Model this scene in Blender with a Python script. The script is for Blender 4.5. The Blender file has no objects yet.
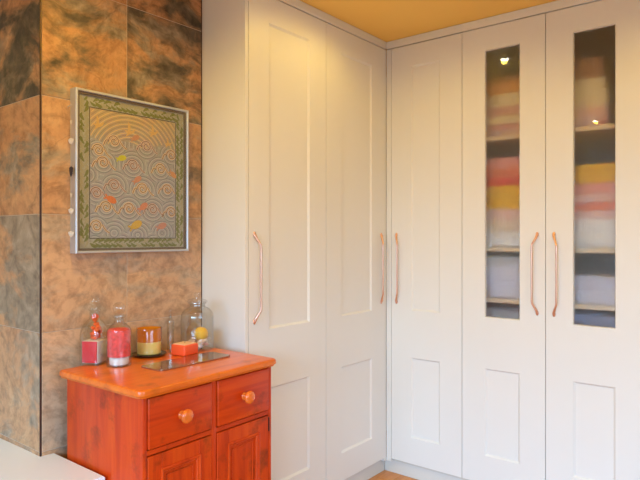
import bpy, bmesh, math, random
from mathutils import Vector, Matrix
from math import sin, cos, pi, radians

random.seed(7)
S = bpy.context.scene
C = S.collection

# ------------------------------------------------------------------ camera
cam_d = bpy.data.cameras.new('camera')
cam_d.sensor_width = 36.0
cam_d.lens = 587.0 / 640.0 * 36.0
cam_d.shift_y = -3.0 / 640.0
cam_d.clip_start = 0.05
cam = bpy.data.objects.new('camera', cam_d)
C.objects.link(cam)
CAM_Z = 1.287
cam.location = (1.7205, -2.7230, CAM_Z)
cam.rotation_euler = (pi / 2, 0, math.atan2(0.626, 0.780))
S.camera = cam

# ------------------------------------------------------------------ light and exposure
S.view_settings.view_transform = 'Standard'
S.view_settings.look = 'None'
S.view_settings.gamma = 1.0
S.view_settings.use_curve_mapping = False
S.view_settings.exposure = 0.18

W = bpy.data.worlds.new('sky')
S.world = W
W.use_nodes = True
W.node_tree.nodes['Background'].inputs[0].default_value = (0.75, 0.87, 1.0, 1)
W.node_tree.nodes['Background'].inputs[1].default_value = 1.0

CEIL = 2.35
XL, XR, YB, YF = -0.62, 3.50, 0.60, -4.70      # room extents
WIN = (0.30, 3.40, 0.75, 2.05)                 # window opening x0 x1 z0 z1 in the front wall

wl = bpy.data.lights.new('window_daylight', 'AREA')
wl.shape = 'RECTANGLE'
wl.size = WIN[1] - WIN[0]
wl.size_y = WIN[3] - WIN[2]
wl.energy = 122.0
wl.spread = radians(98)
wl.color = (0.40, 0.73, 1.10)
wlo = bpy.data.objects.new('window_daylight', wl)
C.objects.link(wlo)
wlo.location = ((WIN[0] + WIN[1]) / 2, YF - 0.22, (WIN[2] + WIN[3]) / 2 + 0.05)
wlo.rotation_euler = (radians(90 - 43), 0, radians(8))

# unseen window added in the right wall, to brighten surfaces facing it
ADDED_WIN = (-3.30, -1.50, 0.85, 2.05)              # y0 y1 z0 z1
wl2 = bpy.data.lights.new('added_side_fill', 'AREA')
wl2.shape = 'RECTANGLE'
wl2.size = ADDED_WIN[1] - ADDED_WIN[0]
wl2.size_y = ADDED_WIN[3] - ADDED_WIN[2]
wl2.energy = 21.0
wl2.color = wl.color
wl2.spread = wl.spread
side_fill_o = bpy.data.objects.new('added_side_fill', wl2)
C.objects.link(side_fill_o)
side_fill_o.location = (XR + 0.22, (ADDED_WIN[0] + ADDED_WIN[1]) / 2, (ADDED_WIN[2] + ADDED_WIN[3]) / 2 + 0.05)
side_fill_o.rotation_euler = (radians(90 - 38), 0, radians(90))

DOWN_POWER = 16.5
DOWN_COLOR = (1.0, 0.65, 0.05)
DOWNLIGHTS = [(0.385, -0.68), (0.33, -1.86), (0.33, -3.03), (1.55, -0.62), (1.55, -1.86), (1.55, -3.03)]

# ------------------------------------------------------------------ helpers
def tag(o, label=None, cat=None, group=None, kind=None):
    if label: o['label'] = label
    if cat: o['category'] = cat
    if group: o['group'] = group
    if kind: o['kind'] = kind
    return o

def thing(name, label, cat, loc=(0, 0, 0), rz=0.0, group=None):
    o = bpy.data.objects.new(name, None)
    o.empty_display_size = 0.05
    C.objects.link(o)
    o.location = loc
    o.rotation_euler = (0, 0, rz)
    return tag(o, label, cat, group)

def link(name, me, mat, parent=None, loc=None, rz=0.0):
    o = bpy.data.objects.new(name, me)
    C.objects.link(o)
    if mat is not None and len(me.materials) == 0:
        me.materials.append(mat)
    if parent is not None: o.parent = parent
    if loc is not None: o.location = loc
    if rz: o.rotation_euler = (0, 0, rz)
    return o

def bm_mesh(bm, smooth=False, angle=None):
    bmesh.ops.recalc_face_normals(bm, faces=bm.faces)
    me = bpy.data.meshes.new('mesh')
    bm.to_mesh(me)
    bm.free()
    if smooth:
        for p in me.polygons: p.use_smooth = True
        if angle is not None:
            me.set_sharp_from_angle(angle=radians(angle))
    return me

def box_bm(a, b, bev=0.0, seg=2, bm=None):
    bm = bm or bmesh.new()
    r = bmesh.ops.create_cube(bm, size=1.0)
    vs = r['verts']
    for v in vs:
        v.co = Vector([a[i] + (v.co[i] + 0.5) * (b[i] - a[i]) for i in range(3)])
    if bev > 0:
        es = list({e for v in vs for e in v.link_edges})
        bmesh.ops.bevel(bm, geom=es, offset=bev, segments=seg, profile=0.5, affect='EDGES')
    return bm

def box(name, a, b, mat, parent=None, bev=0.0, seg=2, loc=None, rz=0.0):
    return link(name, bm_mesh(box_bm(a, b, bev, seg), bev > 0, 35), mat, parent, loc, rz)

def lathe_bm(prof, n=40, bm=None, closed_ends=True):
    bm = bm or bmesh.new()
    rings = []
    for r, z in prof:
        if r < 1e-6:
            rings.append([bm.verts.new((0, 0, z))])
        else:
            rings.append([bm.verts.new((r * cos(2 * pi * k / n), r * sin(2 * pi * k / n), z)) for k in range(n)])
    for A, B in zip(rings, rings[1:]):
        for k in range(n):
            k2 = (k + 1) % n
            if len(A) == 1 and len(B) == 1: continue
            if len(A) == 1: bm.faces.new((A[0], B[k], B[k2]))
            elif len(B) == 1: bm.faces.new((A[k], A[k2], B[0]))
            else: bm.faces.new((A[k], A[k2], B[k2], B[k]))
    return bm

def smooth_prof(pts, sub=5):
    """Catmull-Rom through the profile points."""
    out = []
    P = [pts[0]] + list(pts) + [pts[-1]]
    for i in range(1, len(P) - 2):
        p0, p1, p2, p3 = [Vector(p) for p in P[i - 1:i + 3]]
        for k in range(sub):
            t = k / sub
            q = 0.5 * ((2 * p1) + (p2 - p0) * t + (2 * p0 - 5 * p1 + 4 * p2 - p3) * t * t + (3 * p1 - p0 - 3 * p2 + p3) * t ** 3)
            out.append((max(q[0], 0.0), q[1]))
    out.append(tuple(pts[-1]))
    return out

def lathe(name, prof, mat, parent=None, loc=None, n=40, smooth=0, angle=40, rz=0):
    if smooth: prof = smooth_prof(prof, smooth)
    return link(name, bm_mesh(lathe_bm(prof, n), True, angle), mat, parent, loc, rz)

def tube_bm(pts, rads, n=10, bm=None, cap=True):
    bm = bm or bmesh.new()
    pts = [Vector(p) for p in pts]
    if not hasattr(rads, '__len__'): rads = [rads] * len(pts)
    rings = []
    up = None
    for i, p in enumerate(pts):
        d = (pts[min(i + 1, len(pts) - 1)] - pts[max(i - 1, 0)]).normalized()
        if up is None:
            up = d.orthogonal().normalized()
        else:
            up = (up - d * up.dot(d)).normalized()
        sd = d.cross(up)
        rings.append([bm.verts.new(p + (up * cos(2 * pi * k / n) + sd * sin(2 * pi * k / n)) * rads[i]) for k in range(n)])
    for A, B in zip(rings, rings[1:]):
        for k in range(n):
            bm.faces.new((A[k], A[(k + 1) % n], B[(k + 1) % n], B[k]))
    if cap:
        bm.faces.new(rings[0]); bm.faces.new(rings[-1])
    return bm

# ------------------------------------------------------------------ materials
def nt(name):
    m = bpy.data.materials.new(name)
    m.use_nodes = True
    t = m.node_tree
    b = t.nodes['Principled BSDF']
    return m, t, b

def node(t, kind, **kw):
    n = t.nodes.new(kind)
    for k, v in kw.items():
        if k.startswith('i_'):
            n.inputs[k[2:].replace('_', ' ')].default_value = v
        else:
            setattr(n, k, v)
    return n

def ramp(t, stops, src=None):
    r = t.nodes.new('ShaderNodeValToRGB')
    e = r.color_ramp.elements
    while len(e) < len(stops): e.new(0.5)
    for el, (p, c) in zip(e, stops):
        el.position = p
        el.color = (*c, 1) if len(c) == 3 else c
    if src is not None: t.links.new(src, r.inputs[0])
    return r

def plain(name, col, rough=0.5, metal=0.0, bump=0.0, bscale=200.0, var=0.0, vscale=8.0, spec=0.5, coat=0.0):
    m, t, b = nt(name)
    b.inputs['Base Color'].default_value = (*col, 1)
    b.inputs['Roughness'].default_value = rough
    b.inputs['Metallic'].default_value = metal
    b.inputs['Specular IOR Level'].default_value = spec
    b.inputs['Coat Weight'].default_value = coat
    tc = node(t, 'ShaderNodeTexCoord')
    if var > 0:
        n = node(t, 'ShaderNodeTexNoise', i_Scale=vscale, i_Detail=5.0)
        t.links.new(tc.outputs['Object'], n.inputs['Vector'])
        r = ramp(t, [(0.3, tuple(c * (1 - var) for c in col)), (0.7, tuple(min(c * (1 + var), 1) for c in col))], n.outputs['Fac'])
        t.links.new(r.outputs[0], b.inputs['Base Color'])
    if bump > 0:
        n = node(t, 'ShaderNodeTexNoise', i_Scale=bscale, i_Detail=4.0)
        t.links.new(tc.outputs['Object'], n.inputs['Vector'])
        bp = node(t, 'ShaderNodeBump', i_Strength=bump, i_Distance=0.001)
        t.links.new(n.outputs['Fac'], bp.inputs['Height'])
        t.links.new(bp.outputs[0], b.inputs['Normal'])
    return m

def two_sided_fresnel(t, ior):
    g = node(t, 'ShaderNodeNewGeometry')
    mr = node(t, 'ShaderNodeMapRange'); mr.inputs[3].default_value = ior; mr.inputs[4].default_value = 1.0 / ior
    t.links.new(g.outputs['Backfacing'], mr.inputs[0])
    fr = node(t, 'ShaderNodeFresnel'); t.links.new(mr.outputs[0], fr.inputs[0])
    return fr

def clear_glass(name, tint=(0.97, 0.99, 0.98), ior=1.45, rough=0.0):
    m, t, b = nt(name)
    t.nodes.remove(b)
    out = t.nodes['Material Output']
    tr = node(t, 'ShaderNodeBsdfTransparent'); tr.inputs[0].default_value = (*tint, 1)
    gl = node(t, 'ShaderNodeBsdfGlossy'); gl.inputs['Roughness'].default_value = rough
    fr = two_sided_fresnel(t, ior)
    mx = node(t, 'ShaderNodeMixShader')
    t.links.new(fr.outputs[0], mx.inputs[0]); t.links.new(tr.outputs[0], mx.inputs[1]); t.links.new(gl.outputs[0], mx.inputs[2])
    t.links.new(mx.outputs[0], out.inputs[0])
    return m

def slate_mat():
    """Rust and grey slate; obj.color = (dark amount, grey amount, seed)."""
    m, t, b = nt('slate_tile')
    L = t.links
    oi = node(t, 'ShaderNodeObjectInfo')
    sep = node(t, 'ShaderNodeSeparateColor'); L.new(oi.outputs['Color'], sep.inputs[0])
    tc = node(t, 'ShaderNodeTexCoord')
    off = node(t, 'ShaderNodeVectorMath', operation='SCALE'); off.inputs[0].default_value = (13.0, 7.0, 5.0)
    L.new(sep.outputs[2], off.inputs['Scale'])
    add = node(t, 'ShaderNodeVectorMath', operation='ADD')
    L.new(tc.outputs['Object'], add.inputs[0]); L.new(off.outputs[0], add.inputs[1])
    wn = node(t, 'ShaderNodeTexNoise', i_Scale=3.0, i_Detail=3.0); L.new(add.outputs[0], wn.inputs['Vector'])
    ws = node(t, 'ShaderNodeVectorMath', operation='SCALE'); ws.inputs['Scale'].default_value = 0.18
    L.new(wn.outputs['Color'], ws.inputs[0])
    wa = node(t, 'ShaderNodeVectorMath', operation='ADD'); L.new(add.outputs[0], wa.inputs[0]); L.new(ws.outputs[0], wa.inputs[1])
    # rust body
    n1 = node(t, 'ShaderNodeTexNoise', i_Scale=7.0, i_Detail=12.0, i_Roughness=0.74); L.new(wa.outputs[0], n1.inputs['Vector'])
    r1 = ramp(t, [(0.22, (0.24, 0.10, 0.045)), (0.40, (0.42, 0.20, 0.085)), (0.55, (0.50, 0.265, 0.12)), (0.72, (0.56, 0.36, 0.20)), (0.85, (0.44, 0.34, 0.24))], n1.outputs['Fac'])
    # grey-green clouding
    mp = node(t, 'ShaderNodeMapping'); mp.inputs['Rotation'].default_value = (radians(35), radians(20), radians(20)); mp.inputs['Scale'].default_value = (1.0, 0.7, 1.6)
    L.new(wa.outputs[0], mp.inputs[0])
    n2 = node(t, 'ShaderNodeTexNoise', i_Scale=4.2, i_Detail=8.0, i_Roughness=0.62); L.new(mp.outputs[0], n2.inputs['Vector'])
    ga = node(t, 'ShaderNodeMath', operation='MULTIPLY_ADD'); L.new(sep.outputs[1], ga.inputs[0]); ga.inputs[1].default_value = 0.22; L.new(n2.outputs['Fac'], ga.inputs[2])
    m2 = ramp(t, [(0.57, (0, 0, 0)), (0.67, (1, 1, 1))], ga.outputs[0])
    n3 = node(t, 'ShaderNodeTexNoise', i_Scale=22.0, i_Detail=6.0); L.new(wa.outputs[0], n3.inputs['Vector'])
    grey = ramp(t, [(0.3, (0.17, 0.135, 0.095)), (0.55, (0.28, 0.22, 0.155)), (0.75, (0.40, 0.32, 0.24))], n3.outputs['Fac'])
    mixg = node(t, 'ShaderNodeMix', data_type='RGBA'); L.new(m2.outputs[0], mixg.inputs[0]); L.new(r1.outputs[0], mixg.inputs[6]); L.new(grey.outputs[0], mixg.inputs[7])
    # dark blotches
    n4 = node(t, 'ShaderNodeTexNoise', i_Scale=5.5, i_Detail=7.0, i_Roughness=0.6); L.new(mp.outputs[0], n4.inputs['Vector'])
    da = node(t, 'ShaderNodeMath', operation='MULTIPLY_ADD'); L.new(sep.outputs[0], da.inputs[0]); da.inputs[1].default_value = 0.26; L.new(n4.outputs['Fac'], da.inputs[2])
    m4 = ramp(t, [(0.62, (0, 0, 0)), (0.76, (1, 1, 1))], da.outputs[0])
    dark = ramp(t, [(0.35, (0.04, 0.035, 0.024)), (0.6, (0.11, 0.085, 0.055)), (0.75, (0.22, 0.14, 0.08))], n3.outputs['Fac'])
    mixd = node(t, 'ShaderNodeMix', data_type='RGBA'); L.new(m4.outputs[0], mixd.inputs[0]); L.new(mixg.outputs[2], mixd.inputs[6]); L.new(dark.outputs[0], mixd.inputs[7])
    # thin veins
    v = node(t, 'ShaderNodeTexNoise', i_Scale=3.2, i_Detail=3.0, i_Distortion=0.8); L.new(mp.outputs[0], v.inputs['Vector'])
    vr = ramp(t, [(0.47, (1, 1, 1)), (0.495, (0.55, 0.52, 0.5)), (0.515, (1, 1, 1))], v.outputs['Fac'])
    mv = node(t, 'ShaderNodeMix', data_type='RGBA', blend_type='MULTIPLY'); mv.inputs[0].default_value = 0.55
    L.new(mixd.outputs[2], mv.inputs[6]); L.new(vr.outputs[0], mv.inputs[7])
    pl = node(t, 'ShaderNodeMix', data_type='RGBA'); L.new(oi.outputs['Alpha'], pl.inputs[0]); L.new(mv.outputs[2], pl.inputs[6]); pl.inputs[7].default_value = (0.66, 0.46, 0.32, 1)
    fn = node(t, 'ShaderNodeTexNoise', i_Scale=24.0, i_Detail=8.0, i_Roughness=0.7); L.new(wa.outputs[0], fn.inputs['Vector'])
    fr_ = ramp(t, [(0.36, (0.74, 0.71, 0.68)), (0.56, (1.12, 1.12, 1.12))], fn.outputs['Fac'])
    fm = node(t, 'ShaderNodeMix', data_type='RGBA', blend_type='MULTIPLY'); fm.inputs[0].default_value = 1.0
    L.new(pl.outputs[2], fm.inputs[6]); L.new(fr_.outputs[0], fm.inputs[7])
    L.new(fm.outputs[2], b.inputs['Base Color'])
    b.inputs['Roughness'].default_value = 0.55
    bp = node(t, 'ShaderNodeBump', i_Strength=0.55, i_Distance=0.004)
    L.new(n1.outputs['Fac'], bp.inputs['Height']); L.new(bp.outputs[0], b.inputs['Normal'])
    return m

def wood_mat(name, c_lo, c_mid, c_hi, axis='z', rough=0.35, dark=0.5, coat=0.04, scale=1.0, seed=0.0):
    """Stained wood with grain along an axis and worn dark patches."""
    m, t, b = nt(name)
    L = t.links
    tc = node(t, 'ShaderNodeTexCoord')
    oi = node(t, 'ShaderNodeObjectInfo')
    mul = node(t, 'ShaderNodeVectorMath', operation='SCALE'); mul.inputs[0].default_value = (3.1, 5.7, 2.3)
    L.new(oi.outputs['Random'], mul.inputs['Scale'])
    add = node(t, 'ShaderNodeVectorMath', operation='ADD'); L.new(tc.outputs['Object'], add.inputs[0]); L.new(mul.outputs[0], add.inputs[1])
    mp = node(t, 'ShaderNodeMapping'); L.new(add.outputs[0], mp.inputs[0])
    s = {'x': (1.2, 14, 14), 'y': (14, 1.2, 14), 'z': (14, 14, 1.2)}[axis]
    mp.inputs['Scale'].default_value = tuple(q * scale for q in s)
    mp.inputs['Location'].default_value = (seed, seed * 2, 0)
    g = node(t, 'ShaderNodeTexNoise', i_Scale=2.0, i_Detail=8.0, i_Roughness=0.6, i_Distortion=0.6); L.new(mp.outputs[0], g.inputs['Vector'])
    r = ramp(t, [(0.25, c_lo), (0.5, c_mid), (0.75, c_hi)], g.outputs['Fac'])
    p = node(t, 'ShaderNodeTexNoise', i_Scale=9.0 * scale, i_Detail=7.0, i_Roughness=0.65); L.new(add.outputs[0], p.inputs['Vector'])
    pr = ramp(t, [(0.54, (1, 1, 1)), (0.70, (1 - dark, 1 - dark * .8, 1 - dark * .5))], p.outputs['Fac'])
    mx = node(t, 'ShaderNodeMix', data_type='RGBA', blend_type='MULTIPLY'); mx.inputs[0].default_value = 1.0
    L.new(r.outputs[0], mx.inputs[6]); L.new(pr.outputs[0], mx.inputs[7])
    L.new(mx.outputs[2], b.inputs['Base Color'])
    b.inputs['Roughness'].default_value = rough
    b.inputs['Specular IOR Level'].default_value = 0.35
    b.inputs['Coat Weight'].default_value = coat
    b.inputs['Coat Roughness'].default_value = 0.2
    bp = node(t, 'ShaderNodeBump', i_Strength=0.15, i_Distance=0.001)
    L.new(g.outputs['Fac'], bp.inputs['Height']); L.new(bp.outputs[0], b.inputs['Normal'])
    return m

def towel_mat(name, col, rim=None):
    m, t, b = nt(name)
    L = t.links
    tc = node(t, 'ShaderNodeTexCoord')
    n = node(t, 'ShaderNodeTexNoise', i_Scale=18.0, i_Detail=5.0); L.new(tc.outputs['Object'], n.inputs['Vector'])
    c2 = rim or tuple(min(c * 1.15, 1) for c in col)
    r = ramp(t, [(0.35, tuple(c * 0.88 for c in col)), (0.52, col), (0.68, c2)], n.outputs['Fac'])
    L.new(r.outputs[0], b.inputs['Base Color'])
    b.inputs['Roughness'].default_value = 0.95
    b.inputs['Sheen Weight'].default_value = 0.2
    f = node(t, 'ShaderNodeTexNoise', i_Scale=320.0, i_Detail=2.0); L.new(tc.outputs['Object'], f.inputs['Vector'])
    bp = node(t, 'ShaderNodeBump', i_Strength=0.5, i_Distance=0.002); L.new(f.outputs['Fac'], bp.inputs['Height']); L.new(bp.outputs[0], b.inputs['Normal'])
    return m

M = {}
M['door'] = plain('painted_door', (0.80, 0.785, 0.765), 0.42, bump=0.04, bscale=60, var=0.012, vscale=2.0)
M['carcass'] = plain('carcass_white', (0.72, 0.69, 0.64), 0.55, bump=0.03)
M['inside'] = plain('cupboard_inside', (0.66, 0.61, 0.53), 0.6, bump=0.03)
M['shelf'] = plain('shelf_board', (0.70, 0.55, 0.38), 0.5, var=0.06, vscale=20)
M['wall'] = plain('wall_paint', (0.72, 0.71, 0.70), 0.8, bump=0.08, bscale=150, var=0.01)
M['ceil'] = plain('ceiling_lamplight_tint', (0.97, 0.63, 0.17), 0.85, bump=0.06, bscale=120, var=0.01)  # orange of the warm lamplight is worked into the base colour
M['slate'] = slate_mat()
M['grout'] = plain('grout', (0.58, 0.46, 0.36), 0.9, bump=0.2, bscale=300)
M['edge_trim'] = plain('bronze_edge_trim', (0.055, 0.022, 0.016), 0.35, metal=0.4, var=0.05)
M['copper'] = plain('brushed_copper', (0.80, 0.49, 0.37), 0.30, metal=1.0, bump=0.03, bscale=300)
M['white_top'] = plain('white_laminate', (0.76, 0.81, 0.92), 0.35, var=0.008, bump=0.02)
M['cab'] = wood_mat('orange_stained_wood', (0.40, 0.024, 0.002), (0.58, 0.048, 0.003), (0.68, 0.085, 0.005), 'z', 0.34, 0.55)
M['cab_h'] = wood_mat('orange_stained_wood_across', (0.40, 0.024, 0.002), (0.58, 0.048, 0.003), (0.68, 0.085, 0.005), 'y', 0.34, 0.55)
M['cab_top'] = wood_mat('orange_stained_wood_top', (0.55, 0.09, 0.008), (0.72, 0.15, 0.010), (0.80, 0.21, 0.016), 'y', 0.28, 0.35, 0.2)
M['cab_dark'] = plain('cabinet_inside_dark', (0.10, 0.022, 0.008), 0.7)
M['knob'] = wood_mat('knob_wood', (0.60, 0.10, 0.012), (0.74, 0.15, 0.02), (0.82, 0.22, 0.04), 'x', 0.2, 0.2, 0.6)
M['plank'] = wood_mat('oak_floor', (0.50, 0.18, 0.035), (0.68, 0.26, 0.05), (0.78, 0.34, 0.08), 'y', 0.32, 0.25, 0.3)
M['subfloor'] = plain('subfloor', (0.12, 0.06, 0.03), 0.9)
M['glass'] = clear_glass('clear_glass', (0.99, 0.995, 0.99), 1.7)
M['picture_glass'] = clear_glass('picture_glass', (0.98, 0.98, 0.98), 1.40)
M['window_glass'] = clear_glass('window_glass')
M['silver'] = plain('silver_frame', (0.60, 0.63, 0.70), 0.42, metal=0.65, bump=0.04, bscale=300)
M['shell'] = plain('seashell', (0.82, 0.76, 0.68), 0.4, var=0.1, vscale=60)
M['dark_shell'] = plain('dark_mussel_shell', (0.035, 0.035, 0.05), 0.3)
M['cord'] = plain('twine', (0.45, 0.36, 0.25), 0.9)
M['white_plastic'] = plain('white_enamel', (0.85, 0.84, 0.82), 0.4)

def reeded_mat():
    m, t, b = nt('obscured_glass')
    b.inputs['Base Color'].default_value = (1.0, 1.0, 1.0, 1)
    b.inputs['Transmission Weight'].default_value = 1.0
    b.inputs['Roughness'].default_value = 0.46
    b.inputs['IOR'].default_value = 1.30
    b.inputs['Coat Weight'].default_value = 0.7
    b.inputs['Coat Roughness'].default_value = 0.0
    tc = node(t, 'ShaderNodeTexCoord')
    w = node(t, 'ShaderNodeTexWave', bands_direction='X', i_Scale=40.0)
    t.links.new(tc.outputs['Object'], w.inputs['Vector'])
    bp = node(t, 'ShaderNodeBump', i_Strength=0.3, i_Distance=0.001)
    t.links.new(w.outputs['Fac'], bp.inputs['Height'])
    t.links.new(bp.outputs[0], b.inputs['Normal'])
    return m
M['reeded'] = reeded_mat()

def emit(name, col, strength):
    m, t, b = nt(name)
    b.inputs['Base Color'].default_value = (*col, 1)
    b.inputs['Emission Color'].default_value = (*col, 1)
    b.inputs['Emission Strength'].default_value = strength
    return m
M['bulb'] = emit('lit_lamp', (1.0, 0.95, 0.86), 60.0)

# ------------------------------------------------------------------ room shell
def struct(o):
    return tag(o, kind='structure')

floor = struct(box('floor', (XL, YF, -0.06), (XR, YB, -0.014), M['subfloor']))
PW = 0.14
plank_cache = {}
nx = int((XR - XL) / PW) + 1
for i in range(nx):
    x0 = XL + i * PW
    x1 = min(x0 + PW, XR)
    if x1 - x0 < 0.02: continue
    y = YF - (i * 0.47) % 1.3
    while y < YB:
        a, b_ = max(y, YF), min(y + 1.3, YB)
        y += 1.3
        if b_ - a < 0.03: continue
        key = (round(x1 - x0, 3), round(b_ - a, 3))
        if key not in plank_cache:
            plank_cache[key] = bm_mesh(box_bm((0.0006, 0.0006, -0.014), (key[0] - 0.0006, key[1] - 0.0006, 0.0), 0.0012, 1))
        link('plank', plank_cache[key], M['plank'], floor, (x0, a, 0))

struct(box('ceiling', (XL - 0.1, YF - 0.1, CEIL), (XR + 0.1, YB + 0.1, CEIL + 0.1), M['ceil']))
struct(box('wall_left', (XL - 0.1, YF, -0.06), (XL, YB, CEIL), M['wall']))
struct(box('wall_back', (XL - 0.1, YB, -0.06), (XR + 0.1, YB + 0.1, CEIL), M['wall']))
bm = bmesh.new()
for a, b_ in (((YF, -0.06), (ADDED_WIN[0], CEIL)), ((ADDED_WIN[1], -0.06), (YB, CEIL)),
              ((ADDED_WIN[0], -0.06), (ADDED_WIN[1], ADDED_WIN[2])), ((ADDED_WIN[0], ADDED_WIN[3]), (ADDED_WIN[1], CEIL))):
    box_bm((XR, a[0], a[1]), (XR + 0.12, b_[0], b_[1]), bm=bm)
struct(link('wall_right', bm_mesh(bm), M['wall']))
bm = bmesh.new()
for a, b_ in (((XL - 0.1, -0.06), (WIN[0], CEIL)), ((WIN[1], -0.06), (XR + 0.1, CEIL)),
              ((WIN[0], -0.06), (WIN[1], WIN[2])), ((WIN[0], WIN[3]), (WIN[1], CEIL))):
    box_bm((a[0], YF - 0.12, a[1]), (b_[0], YF, b_[1]), bm=bm)
struct(link('wall_front', bm_mesh(bm), M['wall']))
# window in the wall behind the camera
win = struct(box('window_1', (WIN[0], YF - 0.10, WIN[2]), (WIN[1], YF - 0.05, WIN[2] + 0.06), M['white_plastic']))
for a, b_ in (((WIN[0], WIN[3] - 0.06), (WIN[1], WIN[3])), ((WIN[0], WIN[2] + 0.06), (WIN[0] + 0.06, WIN[3] - 0.06)),
              ((WIN[1] - 0.06, WIN[2] + 0.06), (WIN[1], WIN[3] - 0.06)),
              (((WIN[0] + WIN[1]) / 2 - 0.03, WIN[2] + 0.06), ((WIN[0] + WIN[1]) / 2 + 0.03, WIN[3] - 0.06))):
    box('window_frame', (a[0], YF - 0.10, a[1]), (b_[0], YF - 0.05, b_[1]), M['white_plastic'], win)
xm = (WIN[0] + WIN[1]) / 2
for a, b_ in ((WIN[0] + 0.06, xm - 0.03), (xm + 0.03, WIN[1] - 0.06)):
    box('pane', (a, YF - 0.078, WIN[2] + 0.06), (b_, YF - 0.072, WIN[3] - 0.06), M['window_glass'], win)
box('window_sill', (WIN[0] - 0.05, YF - 0.05, WIN[2] - 0.025), (WIN[1] + 0.05, YF + 0.10, WIN[2]), M['white_plastic'], win, 0.004)
win = struct(box('added_side_window', (XR + 0.05, ADDED_WIN[0], ADDED_WIN[2]), (XR + 0.10, ADDED_WIN[1], ADDED_WIN[2] + 0.06), M['white_plastic']))  # added window out of view, goes with the side fill light
ym = (ADDED_WIN[0] + ADDED_WIN[1]) / 2
for a, b_ in (((ADDED_WIN[0], ADDED_WIN[3] - 0.06), (ADDED_WIN[1], ADDED_WIN[3])), ((ADDED_WIN[0], ADDED_WIN[2] + 0.06), (ADDED_WIN[0] + 0.06, ADDED_WIN[3] - 0.06)),
              ((ADDED_WIN[1] - 0.06, ADDED_WIN[2] + 0.06), (ADDED_WIN[1], ADDED_WIN[3] - 0.06)), ((ym - 0.03, ADDED_WIN[2] + 0.06), (ym + 0.03, ADDED_WIN[3] - 0.06))):
    box('window_frame', (XR + 0.05, a[0], a[1]), (XR + 0.10, b_[0], b_[1]), M['white_plastic'], win)
for a, b_ in ((ADDED_WIN[0] + 0.06, ym - 0.03), (ym + 0.03, ADDED_WIN[1] - 0.06)):
    box('pane', (XR + 0.072, a, ADDED_WIN[2] + 0.06), (XR + 0.078, b_, ADDED_WIN[3] - 0.06), M['window_glass'], win)
box('window_sill', (XR - 0.10, ADDED_WIN[0] - 0.05, ADDED_WIN[2] - 0.025), (XR + 0.05, ADDED_WIN[1] + 0.05, ADDED_WIN[2]), M['white_plastic'], win, 0.004)
struct(box('baseboard_front', (XL, YF, 0), (XR, YF + 0.016, 0.12), M['white_plastic'], bev=0.004))
struct(box('baseboard_right', (XR - 0.016, YF + 0.016, 0), (XR, YB, 0.12), M['white_plastic'], bev=0.004))

# ------------------------------------------------------------------ tiled chimney breast
TX, TY0, TY1 = -0.265, -1.765, -1.066     # tile face x, y range
TT = 0.010                                # tile thickness
core = struct(box('wall_chimney', (XL, TY0 + 0.0018, 0), (TX - 0.0018, TY1, CEIL), M['grout']))
rows = []
z = CAM_Z + 0.483 - 0.405 * 4
edges = [0.0] + [CAM_Z + 0.483 + 0.405 * k for k in range(-4, 2) if 0.02 < CAM_Z + 0.483 + 0.405 * k < CEIL - 0.02] + [CEIL]
G = 0.0011
JOINT_Y = -1.4306
# (dark, grey, seed) per tile, bottom row first
front_a = [(0.0, 0.5, .11), (0.0, 0.55, .23), (0.0, 0.6, .37), (0.0, 0.4, .49), (0.1, 0.35, .62), (0.4, 0.45, .71), (0.5, 0.1, .83)]
front_b = [(0.0, 0.3, .15), (0.0, 0.3, .28), (0.15, 0.55, .31), (0.0, 0.4, .44), (0.3, 0.35, .58), (0.75, 0.3, .93), (0.6, 0.1, .77)]
side = [(0.0, 0.5, .19), (0.0, 0.4, .26), (0.0, 0.4, .33), (0.15, 0.6, .41), (0.12, 0.35, .55), (0.85, 0.3, .66), (0.5, 0.2, .88)]
for k, (z0, z1) in enumerate(zip(edges, edges[1:])):
    for (y0, y1), tbl in (((TY0 + 0.006, JOINT_Y), front_a), ((JOINT_Y, TY1), front_b)):
        o = box('tile', (-TT / 2, -(y1 - y0) / 2 + G, -(z1 - z0) / 2 + G), (TT / 2, (y1 - y0) / 2 - G, (z1 - z0) / 2 - G),
                M['slate'], core, 0.0012, 1, (TX - TT / 2, (y0 + y1) / 2, (z0 + z1) / 2))
        d, g, s = tbl[k]
        o.color = (d, g, s, (0.35, 0.35, 0.56, 0.40, 0.14, 0.05, 0.0)[k])
    x0, x1 = XL, TX - 0.006
    o = box('tile', (-(x1 - x0) / 2 + G, -TT / 2, -(z1 - z0) / 2 + G), ((x1 - x0) / 2 - G, TT / 2, (z1 - z0) / 2 - G),
            M['slate'], core, 0.0012, 1, ((x0 + x1) / 2, TY0 + TT / 2, (z0 + z1) / 2))
    d, g, s = side[k]
    o.color = (d, g, s, (0.2, 0.2, 0.2, 0.1, 0.0, 0.0, 0.0)[k])
box('corner_trim', (TX - 0.006, TY0, 0.002), (TX, TY0 + 0.006, CEIL - 0.001), M['edge_trim'], core, 0.0015)
box('edge_strip', (TX - 0.004, TY1 - 0.0005, 0.002), (TX + 0.001, TY1 + 0.0015, CEIL - 0.001), M['edge_trim'], core)

# ------------------------------------------------------------------ fitted cupboards
DOOR_Z0, DOOR_Z1 = 0.088, 2.304
PAN_LO = (0.225, 0.650)
PAN_HI = (0.898, 2.192)
TH = 0.021

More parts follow.
